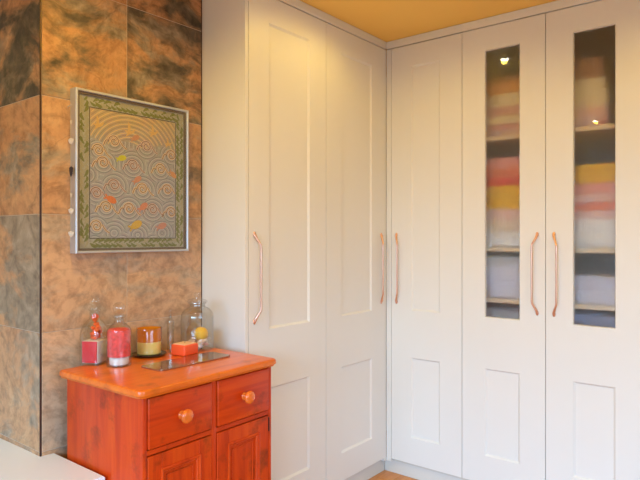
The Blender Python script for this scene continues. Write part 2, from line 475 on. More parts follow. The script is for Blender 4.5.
def frame_door_bm(w, z0, z1, u0, u1, holes, glazed=False):
    """A framed door: facing -Y, x 0..w, two openings with moulded inner edges."""
    bm = bmesh.new()
    MD, MW = 0.008, 0.009
    def q(*p): bm.faces.new([bm.verts.new(c) for c in p])
    vs = [z0] + [v for h in holes for v in h] + [z1]
    for yy in (0.0, TH):
        q((0, yy, z0), (u0, yy, z0), (u0, yy, z1), (0, yy, z1))
        q((u1, yy, z0), (w, yy, z0), (w, yy, z1), (u1, yy, z1))
        for a, b_ in zip(vs[0::2], vs[1::2]):
            q((u0, yy, a), (u1, yy, a), (u1, yy, b_), (u0, yy, b_))
    q((0, 0, z0), (w, 0, z0), (w, TH, z0), (0, TH, z0)); q((0, 0, z1), (w, 0, z1), (w, TH, z1), (0, TH, z1))
    q((0, 0, z0), (0, 0, z1), (0, TH, z1), (0, TH, z0)); q((w, 0, z0), (w, 0, z1), (w, TH, z1), (w, TH, z0))
    for a, b_ in holes:
        MW = 0.0025 if glazed and (a, b_) == PAN_HI else 0.009
        O = [(u0, a), (u1, a), (u1, b_), (u0, b_)]
        I = [(u0 + MW, a + MW), (u1 - MW, a + MW), (u1 - MW, b_ - MW), (u0 + MW, b_ - MW)]
        for k in range(4):
            k2 = (k + 1) % 4
            q((O[k][0], 0, O[k][1]), (O[k2][0], 0, O[k2][1]), (I[k2][0], MD, I[k2][1]), (I[k][0], MD, I[k][1]))
            q((I[k][0], MD, I[k][1]), (I[k2][0], MD, I[k2][1]), (I[k2][0], TH, I[k2][1]), (I[k][0], TH, I[k][1]))
            q((I[k][0], TH, I[k][1]), (I[k2][0], TH, I[k2][1]), (O[k2][0], TH, O[k2][1]), (O[k][0], TH, O[k][1]))
    bmesh.ops.remove_doubles(bm, verts=bm.verts, dist=1e-5)
    return bm

def handle_mesh(side):
    """Cranked copper bar handle, 370 mm tall, bar set out from the door and away from its edge."""
    L_, D_ = 0.017 * side, 0.024
    hz = 0.180
    bm = bmesh.new()
    pts, rad = [], []
    def add(p, r): pts.append(p); rad.append(r)
    prof = []
    for s in (1, -1):
        seq = [((0, -0.003, s * hz), 0.0058), ((0, -0.006, s * (hz - 0.006)), 0.0062), ((L_ * .25, -0.010, s * (hz - 0.018)), 0.0055),
               ((L_ * .62, -0.017, s * (hz - 0.032)), 0.0046), ((L_ * .92, -D_ * .96, s * (hz - 0.044)), 0.0048), ((L_, -D_, s * (hz - 0.054)), 0.0046)]
        prof.append(seq)
    for p, r in prof[0]: add(p, r)
    for k in range(1, 8): add((L_, -D_, (hz - 0.054) * (1 - 2 * k / 8)), 0.0045)
    for p, r in reversed(prof[1]): add(p, r)
    tube_bm(pts, rad, 12, bm)
    for s in (1, -1):   # flattened foot plate against the door
        f = lathe_bm([(0, 0), (0.0075, 0), (0.0085, 0.0015), (0.0075, 0.004), (0.0, 0.0055)], 16)
        mat = Matrix.Translation((0, 0.0002, s * hz)) @ Matrix.Rotation(radians(90), 4, 'X') @ Matrix.Diagonal((0.85, 1.35, 1, 1))
        bmesh.ops.transform(f, matrix=mat, verts=f.verts)
        tmp = bpy.data.meshes.new('t'); f.to_mesh(tmp); f.free(); bm.from_mesh(tmp); bpy.data.meshes.remove(tmp)
    return bm_mesh(bm, True, 60)
HANDLE = {s: handle_mesh(s) for s in (1, -1)}
HZ = 1.1185

def door(parent, x0, x1, hinge, glazed=False):
    w = x1 - x0
    st = 0.117 if glazed else 0.120
    d = link('door', bm_mesh(frame_door_bm(w, DOOR_Z0, DOOR_Z1, st, w - st, [PAN_LO, PAN_HI], glazed)), M['door'], parent, (x0, 0, 0))
    if glazed: d['label'] = 'cream door with a tall obscured glass pane'
    for k, (a, b_) in enumerate((PAN_LO, PAN_HI)):
        if glazed and k == 1:
            o = box('glass_pane', (st + 0.0026, 0.0095, a + 0.0026), (w - st - 0.0026, 0.0135, b_ - 0.0026), M['reeded'], d)
            o['label'] = 'tall narrow obscured glass pane'
        else:
            box('panel', (st + 0.0091, 0.0079, a + 0.0091), (w - st - 0.0091, 0.0170, b_ - 0.0091), M['door'], d)
    hx, s = (0.032, 1) if hinge == 'right' else (w - 0.032, -1)
    if glazed: hx = 0.036 if hinge == 'right' else w - 0.036
    h = link('handle', HANDLE[s], M['copper'], d, (hx, 0, HZ))
    h['label'] = 'copper bar handle'
    return d

def shell(parent, w, depth, end_left=False, end_right=False, inside=M['inside'], pl=0.0, pr=0.0):
    if end_left:
        box('end_panel', (0, 0, 0), (0.018, depth, CEIL - 0.002), M['door'], parent, 0.001, 1)
    if end_right:
        box('end_panel', (w - 0.018, 0, 0), (w, depth, CEIL - 0.002), M['door'], parent, 0.001, 1)
    a, b_ = (0.0185 if end_left else 0.0), (w - 0.0185 if end_right else w)
    y0 = TH + 0.003
    box('side_panel', (a, y0, 0.07), (a + 0.018, depth, 2.32), inside, parent)
    box('side_panel', (b_ - 0.018, y0, 0.07), (b_, depth, 2.32), inside, parent)
    box('back_panel', (a + 0.018, depth - 0.010, 0.07), (b_ - 0.018, depth, 2.32), inside, parent)
    box('base_panel', (a + 0.018, y0, 0.07), (b_ - 0.018, depth - 0.010, 0.088), inside, parent)
    box('top_panel', (a + 0.018, y0, 2.302), (b_ - 0.018, depth - 0.010, 2.32), inside, parent)
    box('plinth', (a - pl, 0.030, 0.0), (b_ + pr, 0.048, 0.069), M['carcass'], parent, 0.001, 1)
    box('cornice', (a, -0.003, 2.3085), (b_, 0.022, CEIL - 0.0015), M['door'], parent, 0.0015, 1)
    return a, b_

# run along the left wall (faces +X)
LW = 1.063
wl_t = thing('wardrobe', 'cream fitted wardrobe with two panelled doors beside the slate chimney breast', 'wardrobe', (0, -LW, 0), pi / 2)
shell(wl_t, LW - 0.004, -XL - 0.004, end_left=True, pr=0.0335)
door(wl_t, 0.020, 0.5285, 'right')
door(wl_t, 0.5315, 1.040, 'left')
box('filler_strip', (1.0425, 0.002, 0.070), (LW - 0.0004, 0.022, 2.305), M['door'], wl_t)

# run along the back wall (faces -Y)
ws = thing('wardrobe', 'narrow cream fitted cupboard with a single panelled door in the room corner', 'wardrobe', (0.0, 0, 0))
shell(ws, 0.442, YB - 0.004, pl=0.0295)
box('filler_strip', (0.0, 0.0, 0.070), (0.0295, 0.022, 2.305), M['door'], ws)
door(ws, 0.032, 0.4405, 'right')

GX0, GX1 = 0.4425, 1.280
wg = thing('linen_cupboard', 'cream linen cupboard with two tall obscured glass doors', 'cupboard', (GX0, 0, 0))
shell(wg, GX1 - GX0, YB - 0.004, end_right=True)
door(wg, 0.001, 0.4060, 'left', True)
door(wg, 0.4090, 0.8150, 'right', True)
SH = [0.470, 0.989, 1.237, 1.775]       # shelf tops
for zz in SH:
    box('shelf', (0.0185, 0.030, zz - 0.020), (0.8005, YB - 0.016, zz), M['shelf'], wg, 0.001, 1)

# ------------------------------------------------------------------ linen on the shelves
def towel_mesh(w, d, h, layers, seed):
    """A folded towel: layers stacked, with rounded folds along the front edge."""
    rnd = random.Random(seed)
    bm = bmesh.new()
    lh = h / layers
    NX, prof = 9, []
    for l in range(layers):
        zb = l * lh
        # one folded layer: closed stadium cross-section in (y, z)
        sec = []
        n = 5
        for k in range(n + 1):
            a = -pi / 2 - pi * k / n
            sec.append((lh * 0.5 + cos(a) * lh * 0.5, zb + lh * 0.5 + sin(a) * lh * 0.49))
        for k in range(n + 1):
            a = pi / 2 - pi * k / n
            sec.append((d - lh * 0.5 + cos(a) * lh * 0.5, zb + lh * 0.5 + sin(a) * lh * 0.49))
        oy = rnd.uniform(-0.005, 0.005)
        rings = []
        ph = rnd.uniform(0, 6)
        for i in range(NX):
            t = i / (NX - 1)
            x = -w / 2 + w * t
            sq = 1.0 if 0 < i < NX - 1 else 0.55
            wob = 0.0022 * sin(ph + t * 5.0)
            rings.append([bm.verts.new((x, y + oy + wob, zb + lh / 2 + (z_ - zb - lh / 2) * sq)) for y, z_ in sec])
        m_ = len(sec)
        for A, B in zip(rings, rings[1:]):
            for k in range(m_):
                bm.faces.new((A[k], A[(k + 1) % m_], B[(k + 1) % m_], B[k]))
        bm.faces.new(rings[0]); bm.faces.new(rings[-1])
    return bm_mesh(bm, True, 50)

TCOL = {}
def tcol(key, col, rim=None):
    TCOL[key] = towel_mat('towel_' + key, col, rim)
tcol('peach', (0.85, 0.42, 0.15)); tcol('cream', (0.90, 0.78, 0.52)); tcol('dusky_pink', (0.80, 0.46, 0.40))
tcol('pink_white', (0.82, 0.62, 0.58), (0.80, 0.30, 0.30)); tcol('rose', (0.92, 0.42, 0.38)); tcol('coral', (0.92, 0.28, 0.15))
tcol('red', (0.80, 0.08, 0.05)); tcol('yellow', (0.95, 0.56, 0.01)); tcol('pale_pink', (0.92, 0.62, 0.57))
tcol('floral', (0.86, 0.72, 0.58), (0.80, 0.26, 0.16)); tcol('white', (0.93, 0.90, 0.89)); tcol('grey', (0.62, 0.62, 0.66))
tcol('lilac', (0.72, 0.72, 0.86)); tcol('blue', (0.30, 0.33, 0.50)); tcol('brown', (0.42, 0.24, 0.14))
SEED = [0]
def stack(xc, zb, items, where, grp, w=0.30, d=0.36):
    z_ = zb + 0.0008
    for k, (c, h, words, dx) in enumerate(items):
        SEED[0] += 1
        me = towel_mesh(w * random.uniform(0.96, 1.03), d * random.uniform(0.97, 1.02), h - 0.0008, 1 if h < 0.026 else (2 if h < 0.05 else 3), SEED[0])
        o = link('folded_towel' if c not in ('lilac', 'blue', 'grey') else 'folded_sheet', me, TCOL[c], None, (xc + dx, 0.058 + random.uniform(0, 0.012), z_))
        tag(o, words + ' ' + where, 'towel' if c not in ('lilac', 'blue', 'grey') else 'bed sheet', grp)
        z_ += h

stack(0.635, SH[3], [('pink_white', 0.038, 'pink and white folded towel, bottom of pile', 0), ('rose', 0.022, 'thin rose pink folded towel second from bottom', .004),
                     ('cream', 0.042, 'cream folded towel above a thin rose one', -.004), ('dusky_pink', 0.045, 'dusky pink folded towel under a thick cream one', .003),
                     ('cream', 0.062, 'thick cream folded towel under a peach one', 0), ('peach', 0.058, 'peach folded towel topping pile', -.003), ('brown', 0.03, 'thin brown folded towel lying over the peach one', .01)],
      'on top shelf towards room corner', 'linen piled on the top shelf')
stack(0.985, SH[3], [('pink_white', 0.055, 'pink and white folded towel, bottom of pile', 0), ('dusky_pink', 0.03, 'dusky pink folded towel second from bottom', -.004),
                     ('cream', 0.09, 'thick cream folded towel mid pile', -.01), ('cream', 0.045, 'thin cream folded towel under the brown ones', -.02), ('brown', 0.05, 'brown folded towel below the topmost', -.02),
                     ('brown', 0.04, 'brown folded towel topping pile', -.03)],
      'on top shelf by end panel', 'linen piled on the top shelf', w=0.24)
stack(0.635, SH[2], [('white', 0.075, 'thick white folded towel, bottom of pile', 0), ('floral', 0.06, 'cream folded towel with red flowers', .003), ('pale_pink', 0.052, 'pale pink folded towel under a yellow one', -.003),
                     ('yellow', 0.058, 'golden yellow folded towel above a pale pink one', .002), ('yellow', 0.055, 'golden yellow folded towel under a red one', 0), ('red', 0.036, 'deep red folded towel above the yellow ones', -.003),
                     ('coral', 0.05, 'coral folded towel above a deep red one', .003), ('rose', 0.05, 'rose pink folded towel topping pile', 0)],
      'on middle shelf towards room corner', 'linen piled on the middle shelf')
stack(1.045, SH[2], [('white', 0.062, 'thick white folded towel, bottom of pile', 0), ('white', 0.068, 'white folded towel second from bottom', .004), ('pale_pink', 0.038, 'pale pink folded towel between white and coral', 0), ('coral', 0.035, 'thin coral folded towel between two pink ones', -.003),
                     ('pale_pink', 0.042, 'pale pink folded towel above a thin coral one', .003), ('rose', 0.044, 'rose pink folded towel under a yellow one', 0), ('yellow', 0.085, 'thick golden yellow folded towel topping pile', .035)],
      'on middle shelf by end panel', 'linen piled on the middle shelf', w=0.30)
stack(0.635, SH[1], [('lilac', 0.085, 'pale lilac folded sheet, bottom of pile', 0), ('lilac', 0.07, 'pale lilac folded sheet mid pile', .003), ('grey', 0.045, 'grey folded sheet topping pile', 0)],
      'on lower shelf towards room corner', 'bed sheets on the lower shelves')
stack(1.020, SH[1], [('lilac', 0.065, 'pale lilac folded sheet, bottom of pile', 0), ('lilac', 0.06, 'pale lilac folded sheet topping pile', .003)],
      'on lower shelf by end panel', 'bed sheets on the lower shelves')
stack(0.635, SH[0], [('blue', 0.13, 'thick slate blue folded sheet, bottom of pile', 0), ('lilac', 0.12, 'pale lilac folded sheet between blue ones', .003), ('blue', 0.13, 'slate blue folded sheet above a lilac one', 0), ('grey', 0.08, 'grey folded sheet topping pile', 0)],
      'on lowest shelf towards room corner', 'bed sheets on the lower shelves')
stack(1.020, SH[0], [('lilac', 0.14, 'thick lilac folded sheet, bottom of pile', 0), ('blue', 0.14, 'slate blue folded sheet between lilac ones', .003), ('lilac', 0.14, 'lilac folded sheet above a blue one', 0), ('blue', 0.05, 'thin slate blue folded sheet topping pile', 0)],
      'on lowest shelf by end panel', 'bed sheets on the lower shelves')

# ------------------------------------------------------------------ ceiling downlights
ring_me = bm_mesh(lathe_bm([(0.029, 0.0), (0.029, -0.004), (0.044, -0.005), (0.046, -0.002), (0.046, 0.0)], 32), True, 40)
can_me = bm_mesh(lathe_bm([(0.0, 0.0), (0.028, 0.0), (0.028, -0.0025), (0.0, -0.0035)], 32), True, 40)
for k, (x, y) in enumerate(DOWNLIGHTS):
    words = ['above the panelled wardrobe doors', 'above the orange cabinet', 'above the white ledge', 'above the glass-door linen cupboard', 'above the middle of the floor', 'above the floor by the window'][k]
    t = thing('ceiling_downlight', 'small round recessed downlight with white ring ' + words, 'ceiling light', (x, y, CEIL), 0, 'recessed ceiling downlights')
    link('trim_ring', ring_me, M['white_plastic'], t)
    link('lamp_lens', can_me, M['bulb'], t)
    ld = bpy.data.lights.new('downlight_beam', 'SPOT')
    ld.energy = DOWN_POWER * (0.40, 1.25, 0.80, 0.58, 0.90, 0.60)[k]
    ld.color = DOWN_COLOR
    ld.spot_size = radians(168)
    ld.spot_blend = 0.5
    ld.shadow_soft_size = 0.018
    lo = bpy.data.objects.new('downlight_beam', ld)
    C.objects.link(lo)
    lo.parent = t
    lo.location = (0, 0, -0.012)

# ------------------------------------------------------------------ white boxed ledge by the chimney
lt = thing('boxed_ledge', 'low white boxed ledge with a smooth top wrapping the slate chimney corner', 'ledge', (-0.3, -2.3, 0))
def ledge_prism(x_front, y_side, z0, z1, y_far):
    pts = [(x_front, y_side), (TX + 0.001, y_side), (TX + 0.001, TY0 - 0.001), (XL + 0.001, TY0 - 0.001), (XL + 0.001, y_far), (x_front, y_far)]
    bm = bmesh.new()
    lo_ = [bm.verts.new((x + 0.3, y + 2.3, z0)) for x, y in pts]
    hi_ = [bm.verts.new((x + 0.3, y + 2.3, z1)) for x, y in pts]
    bm.faces.new(lo_); bm.faces.new(hi_)
    for k in range(6):
        bm.faces.new((lo_[k], lo_[(k + 1) % 6], hi_[(k + 1) % 6], hi_[k]))
    return bm
LZ = 0.542
bm = ledge_prism(0.054, -1.7165, LZ - 0.030, LZ, -3.4)
bmesh.ops.bevel(bm, geom=[e for e in bm.edges if e.verts[0].co.z > LZ - 0.001 and e.verts[1].co.z > LZ - 0.001], offset=0.003, segments=2, affect='EDGES')
link('ledge_top', bm_mesh(bm, True, 30), M['white_top'], lt)
link('box_base', bm_mesh(ledge_prism(0.035, -1.745, 0.0, LZ - 0.0302, -3.39)), M['white_top'], lt)

# ------------------------------------------------------------------ orange cabinet
CZ = 0.840
cab = thing('bedside_cabinet', 'orange stained wooden cabinet with two drawers above two panelled doors', 'cabinet', (-0.196, -1.733, 0), radians(0.8))
CD, CW = 0.450, 0.597       # top depth (local x) and width (local y)
# top with rounded front corners and a rounded edge
def top_bm():
    bm = bmesh.new()
    R_ = 0.022
    out = [(0, 0)]
    for k in range(7):
        a = -pi / 2 + (pi / 2) * k / 6
        out.append((CD - R_ + R_ * cos(a), R_ + R_ * sin(a)))
    for k in range(7):
        a = (pi / 2) * k / 6
        out.append((CD - R_ + R_ * cos(a), CW - R_ + R_ * sin(a)))
    out.append((0, CW))
    cx, cy = CD / 2, CW / 2
    rings = []
    for ins, zz in ((0.006, CZ - 0.026), (0.004, CZ - 0.0215), (0.0, CZ - 0.018), (0.0, CZ - 0.010), (0.0015, CZ - 0.004), (0.005, CZ - 0.001), (0.010, CZ)):
        rings.append([bm.verts.new((x + (-ins if x > cx else 0), y + (ins if y < cy else -ins), zz)) for x, y in out])
    n = len(out)
    bm.faces.new(rings[0]); bm.faces.new(rings[-1])
    for A, B in zip(rings, rings[1:]):
        for k in range(n):
            bm.faces.new((A[k], A[(k + 1) % n], B[(k + 1) % n], B[k]))
    return bm
link('top', bm_mesh(top_bm(), True, 35), M['cab_top'], cab)
BX, BY0, BY1 = CD - 0.024, 0.026, CW - 0.013      # body front and sides
BT = CZ - 0.0262
SW = 0.016
box('side_panel', (0.0, BY0, 0.0), (BX, BY0 + SW, BT), M['cab'], cab, 0.0025)
box('side_panel', (0.0, BY1 - SW, 0.0), (BX, BY1, BT), M['cab'], cab, 0.0025)
box('back_panel', (0.0, BY0 + SW, 0.05), (0.008, BY1 - SW, BT), M['cab'], cab)
box('inner_box', (0.010, BY0 + SW + 0.0005, 0.07), (BX - 0.030, BY1 - SW - 0.0005, BT - 0.001), M['cab_dark'], cab)
yc = (BY0 + BY1) / 2
f0, f1 = BX - 0.024, BX - 0.002
box('centre_stile', (f0, yc - 0.011, 0.075), (f1, yc + 0.011, BT), M['cab'], cab, 0.0015)
DR0, DR1 = 0.653, 0.807
for a, b_ in ((BY0 + SW, yc - 0.011), (yc + 0.011, BY1 - SW)):
    box('rail', (f0, a, 0.634), (f1, b_, 0.650), M['cab_h'], cab, 0.001, 1)
box('plinth_rail', (f0, BY0 + SW, 0.0), (f1, BY1 - SW, 0.075), M['cab_h'], cab, 0.0015)
knob_me = None
def knob_mesh():
    prof = smooth_prof([(0.0125, 0.0), (0.0115, 0.003), (0.0085, 0.006), (0.0090, 0.010), (0.0150, 0.0135), (0.0185, 0.018), (0.0180, 0.0235), (0.0135, 0.0280), (0.006, 0.0300), (0.0, 0.0305)], 4)
    bm = lathe_bm(prof, 28)
    bmesh.ops.rotate(bm, cent=(0, 0, 0), matrix=Matrix.Rotation(pi / 2, 3, 'Y'), verts=bm.verts)
    bmesh.ops.scale(bm, vec=(1.2, 1.2, 1.2), verts=bm.verts)
    return bm_mesh(bm, True, 50)
knob_me = knob_mesh()
def cab_door(y0, y1, z0, z1, kside):
    """Cabinet door facing +X: frame with a moulded bead and a recessed panel."""
    st, x1, x0 = 0.052, BX + 0.002, BX - 0.018
    bm = bmesh.new()
    box_bm((x0, y0, z0), (x1, y0 + st, z1), 0.0015, 1, bm)
    box_bm((x0, y1 - st, z0), (x1, y1, z1), 0.0015, 1, bm)
    box_bm((x0, y0 + st, z0), (x1, y1 - st, z0 + st + 0.01), 0.0008, 1, bm)
    box_bm((x0, y0 + st, z1 - st), (x1, y1 - st, z1), 0.0008, 1, bm)
    d = link('door', bm_mesh(bm, True, 35), M['cab'], cab)
    a0, a1, b0, b1 = y0 + st, y1 - st, z0 + st + 0.01, z1 - st
    box('panel', (x0 + 0.002, a0 + 0.0004, b0 + 0.0004), (x1 - 0.009, a1 - 0.0004, b1 - 0.0004), M['cab'], d)
    # bead: profile swept round the opening
    prof = [(-0.006, -0.0005), (-0.0055, 0.003), (-0.002, 0.0045), (0.001, 0.003), (0.002, 0.0005), (0.006, 0.0005), (0.0085, -0.003), (0.010, -0.0085), (0.010, -0.0092)]
    bm = bmesh.new()
    rings = []
    for (yy, zz, sy, sz) in ((a0, b0, 1, 1), (a1, b0, -1, 1), (a1, b1, -1, -1), (a0, b1, 1, -1)):
        rings.append([bm.verts.new((x1 + h, yy + sy * i, zz + sz * i)) for i, h in prof])
    for k in range(4):
        A, B = rings[k], rings[(k + 1) % 4]
        for j in range(len(prof) - 1):
            bm.faces.new((A[j], A[j + 1], B[j + 1], B[j]))
    link('moulding', bm_mesh(bm, True, 30), M['cab'], d)
    # inner thin raised line of the panel
    bm = bmesh.new()
    i0 = 0.020
    for (p, q_) in (((a0 + i0, b0 + i0), (a0 + i0 + 0.004, b1 - i0)), ((a1 - i0 - 0.004, b0 + i0), (a1 - i0, b1 - i0)),
                    ((a0 + i0, b0 + i0), (a1 - i0, b0 + i0 + 0.004)), ((a0 + i0, b1 - i0 - 0.004), (a1 - i0, b1 - i0))):
        box_bm((x1 - 0.0092, p[0], p[1]), (x1 - 0.0062, q_[0], q_[1]), 0.001, 1, bm)
    link('panel_bead', bm_mesh(bm), M['cab'], d)
    link('knob', knob_me, M['knob'], d, (x1, y1 - 0.026 if kside else y0 + 0.026, (z0 + z1) / 2 + 0.06))
for a, b_, ks in ((BY0 + SW + 0.002, yc - 0.013, 1), (yc + 0.013, BY1 - SW - 0.002, 0)):
    dr = box('drawer_front', (BX - 0.018, a, DR0), (BX + 0.005, b_, DR1), M['cab_h'], cab, 0.004, 3)
    link('knob', knob_me, M['knob'], dr, (BX + 0.005, (a + b_) / 2, (DR0 + DR1) / 2))
    cab_door(a, b_, 0.078, 0.631, ks)
for zz in (0.60, 0.15):
    box('hinge', (BX - 0.006, BY1 - SW - 0.0018, zz - 0.025), (BX + 0.004, BY1 - SW + 0.002, zz + 0.025), M['edge_trim'], cab)

# ------------------------------------------------------------------ things on the cabinet
def shell_of(profile, wall=0.0025):
    """Closed glass wall profile (outer up, inner down) for a lathe, from an outer (r, z) list."""
    return profile + [(max(r - wall, 0.0), zz) for r, zz in reversed(profile[1:])]

def super_loft(levels, n=40):
    """levels: (z, half size, exponent) - square when exponent is high, round at 2."""
    bm = bmesh.new()
    rings = []
    for zz, s, e in levels:
        r_ = []
        for k in range(n):
            a = 2 * pi * k / n + pi / n
            c_, s_ = cos(a), sin(a)
            rr = (abs(c_) ** e + abs(s_) ** e) ** (-1.0 / e)
            r_.append(bm.verts.new((s * rr * c_, s * rr * s_, zz)))
        rings.append(r_)
    for A, B in zip(rings, rings[1:]):
        for k in range(n):
            bm.faces.new((A[k], A[(k + 1) % n], B[(k + 1) % n], B[k]))
    bm.faces.new(rings[0]); bm.faces.new(rings[-1])
    return bm

def ball_stopper(name, parent, r, zc, neck_r, z0, mat=None):
    prof = [(0.0, z0 - 0.018), (neck_r * .92, z0 - 0.017), (neck_r, z0), (neck_r * 1.25, z0 + 0.001), (neck_r * 1.25, z0 + 0.004), (neck_r * .6, z0 + 0.006)]
    a0 = math.asin(min(neck_r * .55 / r, 0.95))
    for k in range(13):
        a = pi - a0 - (pi - a0) * k / 12
        prof.append((max(r * sin(a), 0), zc + r * cos(a)))
    return lathe(name, prof, mat or M['glass'], parent, n=28, angle=50)

TOPZ = CZ + 0.0006
M['crimson'] = plain('crimson_card', (0.72, 0.006, 0.03), 0.5, var=0.06)
M['white_soap'] = plain('white_soap', (0.86, 0.80, 0.76), 0.5)
M['rose'] = plain('red_orange_petals', (0.90, 0.11, 0.02), 0.5, var=0.3, vscale=40)
M['salts'] = plain('pink_red_bath_salts', (0.92, 0.06, 0.07), 0.6, bump=1.0, bscale=260, var=0.35, vscale=90)
M['amber'] = None
M['wax'] = plain('yellow_wax', (1.0, 0.78, 0.24), 0.45, var=0.06, vscale=20)
M['red_wax'] = plain('red_orange_candle', (0.85, 0.10, 0.025), 0.4, var=0.08)
M['pale_wax'] = plain('pale_wax', (0.88, 0.55, 0.33), 0.45)
M['lemon'] = plain('lemon_yellow', (0.85, 0.50, 0.01), 0.45, bump=0.3, bscale=120)
M['pink_shell'] = plain('pink_shell', (0.88, 0.66, 0.58), 0.4, var=0.25, vscale=70)
M['tray'] = plain('polished_dark_bronze', (0.50, 0.32, 0.22), 0.16, metal=0.9, var=0.08)
M['wick'] = plain('wick', (0.05, 0.04, 0.03), 0.9)

# square stoppered jar with crimson and white soaps
j = thing('square_glass_jar', 'square stoppered glass jar holding a crimson and white block and red petals', 'jar', (-0.196, -1.606, TOPZ), radians(28))
HS = 0.0385
lv = [(0.0, HS - .004, 7), (0.002, HS, 8), (0.105, HS, 8), (0.122, HS * .96, 6), (0.138, HS * .84, 4), (0.150, HS * .66, 3), (0.158, 0.0185, 2.2), (0.166, 0.0165, 2), (0.186, 0.0165, 2), (0.189, 0.0205, 2), (0.194, 0.0205, 2)]
inner = [(zz if zz < .12 else zz - 0.001, s - 0.0022, e) for zz, s, e in lv[1:]][::-1]
inner[-1] = (0.005, HS - .004, 8)
link('jar_body', bm_mesh(super_loft(lv + inner), True, 45), M['glass'], j)
ball_stopper('stopper', j, 0.019, 0.220, 0.0135, 0.196)
box('soap_block', (-0.030, -0.0290, 0.0065), (0.030, 0.031, 0.084), M['white_soap'], j, 0.003)
p_ = box('soap_panel', (-0.0275, -0.0335, 0.009), (0.0285, -0.0293, 0.083), M['crimson'], j, 0.001); p_['label'] = 'crimson card in front of the white block'
bm = bmesh.new()
rp = random.Random(3)
for k in range(48):
    a, zz = rp.uniform(0, 2 * pi), rp.uniform(0.093, 0.172)
    rr = rp.uniform(0.0, 0.019) * (1.0 if zz < 0.135 else 0.35)
    f = bmesh.ops.create_icosphere(bm, subdivisions=1, radius=rp.uniform(0.006, 0.009))['verts']
    for v in f: v.co = Vector((v.co.x * 1.1, v.co.y * 1.1, v.co.z * 1.0)) + Vector((rr * cos(a) + (0.008 if zz < 0.145 else 0.002), rr * sin(a), zz - 0.2 * rr))
link('red_petals', bm_mesh(bm, True), M['rose'], j)

# round stoppered bottle of pink bath salts
j = thing('bath_salts_bottle', 'round stoppered glass bottle filled with pinkish red bath salts', 'bottle', (-0.103, -1.568, TOPZ))
pf = smooth_prof([(0.040, 0.0), (0.0415, 0.004), (0.0415, 0.060), (0.0415, 0.116), (0.039, 0.128), (0.028, 0.141), (0.019, 0.148), (0.0165, 0.156), (0.0165, 0.166), (0.021, 0.168), (0.021, 0.172)], 4)
lathe('bottle_body', [(0, 0)] + pf + [(max(r - .002, 0), max(zz, .005)) for r, zz in reversed(pf)] + [(0, 0.005)], M['glass'], j)
ball_stopper('stopper', j, 0.021, 0.199, 0.0135, 0.174)
lathe('bath_salts', [(0, 0.034), (0.0385, 0.034), (0.0388, 0.09), (0.0386, 0.120), (0.034, 0.127), (0.0, 0.129)], M['salts'], j)
lathe('white_base', [(0, 0.0056), (0.030, 0.0056), (0.032, 0.010), (0.032, 0.026), (0.030, 0.030), (0, 0.031)], M['white_soap'], j)

# candle in an amber tumbler, on a glass saucer
def amber():
    m, t, b = nt('amber_glass'); t.nodes.remove(b)
    out = t.nodes['Material Output']
    tr = node(t, 'ShaderNodeBsdfTransparent'); tr.inputs[0].default_value = (1.0, 0.74, 0.26, 1)
    df = node(t, 'ShaderNodeBsdfTranslucent'); df.inputs[0].default_value = (1.0, 0.52, 0.04, 1)
    d2 = node(t, 'ShaderNodeBsdfDiffuse'); d2.inputs[0].default_value = (1.0, 0.48, 0.04, 1)
    ad = node(t, 'ShaderNodeMixShader'); ad.inputs[0].default_value = 0.5
    t.links.new(df.outputs[0], ad.inputs[1]); t.links.new(d2.outputs[0], ad.inputs[2])
    m1 = node(t, 'ShaderNodeMixShader'); m1.inputs[0].default_value = 0.5
    t.links.new(tr.outputs[0], m1.inputs[1]); t.links.new(ad.outputs[0], m1.inputs[2])
    gl = node(t, 'ShaderNodeBsdfGlossy'); gl.inputs['Roughness'].default_value = 0.02
    fr = two_sided_fresnel(t, 1.45)
    mx = node(t, 'ShaderNodeMixShader')
    t.links.new(fr.outputs[0], mx.inputs[0]); t.links.new(m1.outputs[0], mx.inputs[1]); t.links.new(gl.outputs[0], mx.inputs[2])
    t.links.new(mx.outputs[0], out.inputs[0])
    return m
M['amber'] = amber()
M['saucer'] = plain('smoked_glass', (0.10, 0.075, 0.045), 0.08, metal=0.3)
PX, PY = -0.170, -1.398
sau = lathe('saucer', [(0, 0), (0.040, 0), (0.058, 0.003), (0.0635, 0.0065), (0.0640, 0.0085), (0.0600, 0.0075), (0.045, 0.004), (0, 0.004)], M['saucer'], None, (PX, PY, TOPZ), n=48, angle=60)
tag(sau, 'round smoked glass saucer under the yellow candle tumbler', 'saucer')
j = thing('tumbler_candle', 'yellow candle in a tumbler with amber upper band, standing on a dark saucer', 'candle', (PX, PY, TOPZ + 0.0044))
lathe('tumbler', [(0, 0), (0.043, 0), (0.0465, 0.003), (0.0470, 0.100), (0.0462, 0.1015), (0.0452, 0.100), (0.0448, 0.005), (0, 0.004)], M['glass'], j, n=48)
lathe('amber_band', [(0.0440, 0.0500), (0.0446, 0.0500), (0.0448, 0.0985), (0.0442, 0.0985), (0.0440, 0.0500)], M['amber'], j, n=48)
lathe('candle', [(0, 0.0045), (0.0425, 0.0045), (0.0440, 0.008), (0.0440, 0.048), (0.041, 0.051), (0.02, 0.049), (0, 0.049)], M['wax'], j, n=40)
link('wick', bm_mesh(tube_bm([(0, 0, .0485), (0.0005, 0, .056), (0.002, 0.001, .062)], 0.0012, 8), True), M['wick'], j)

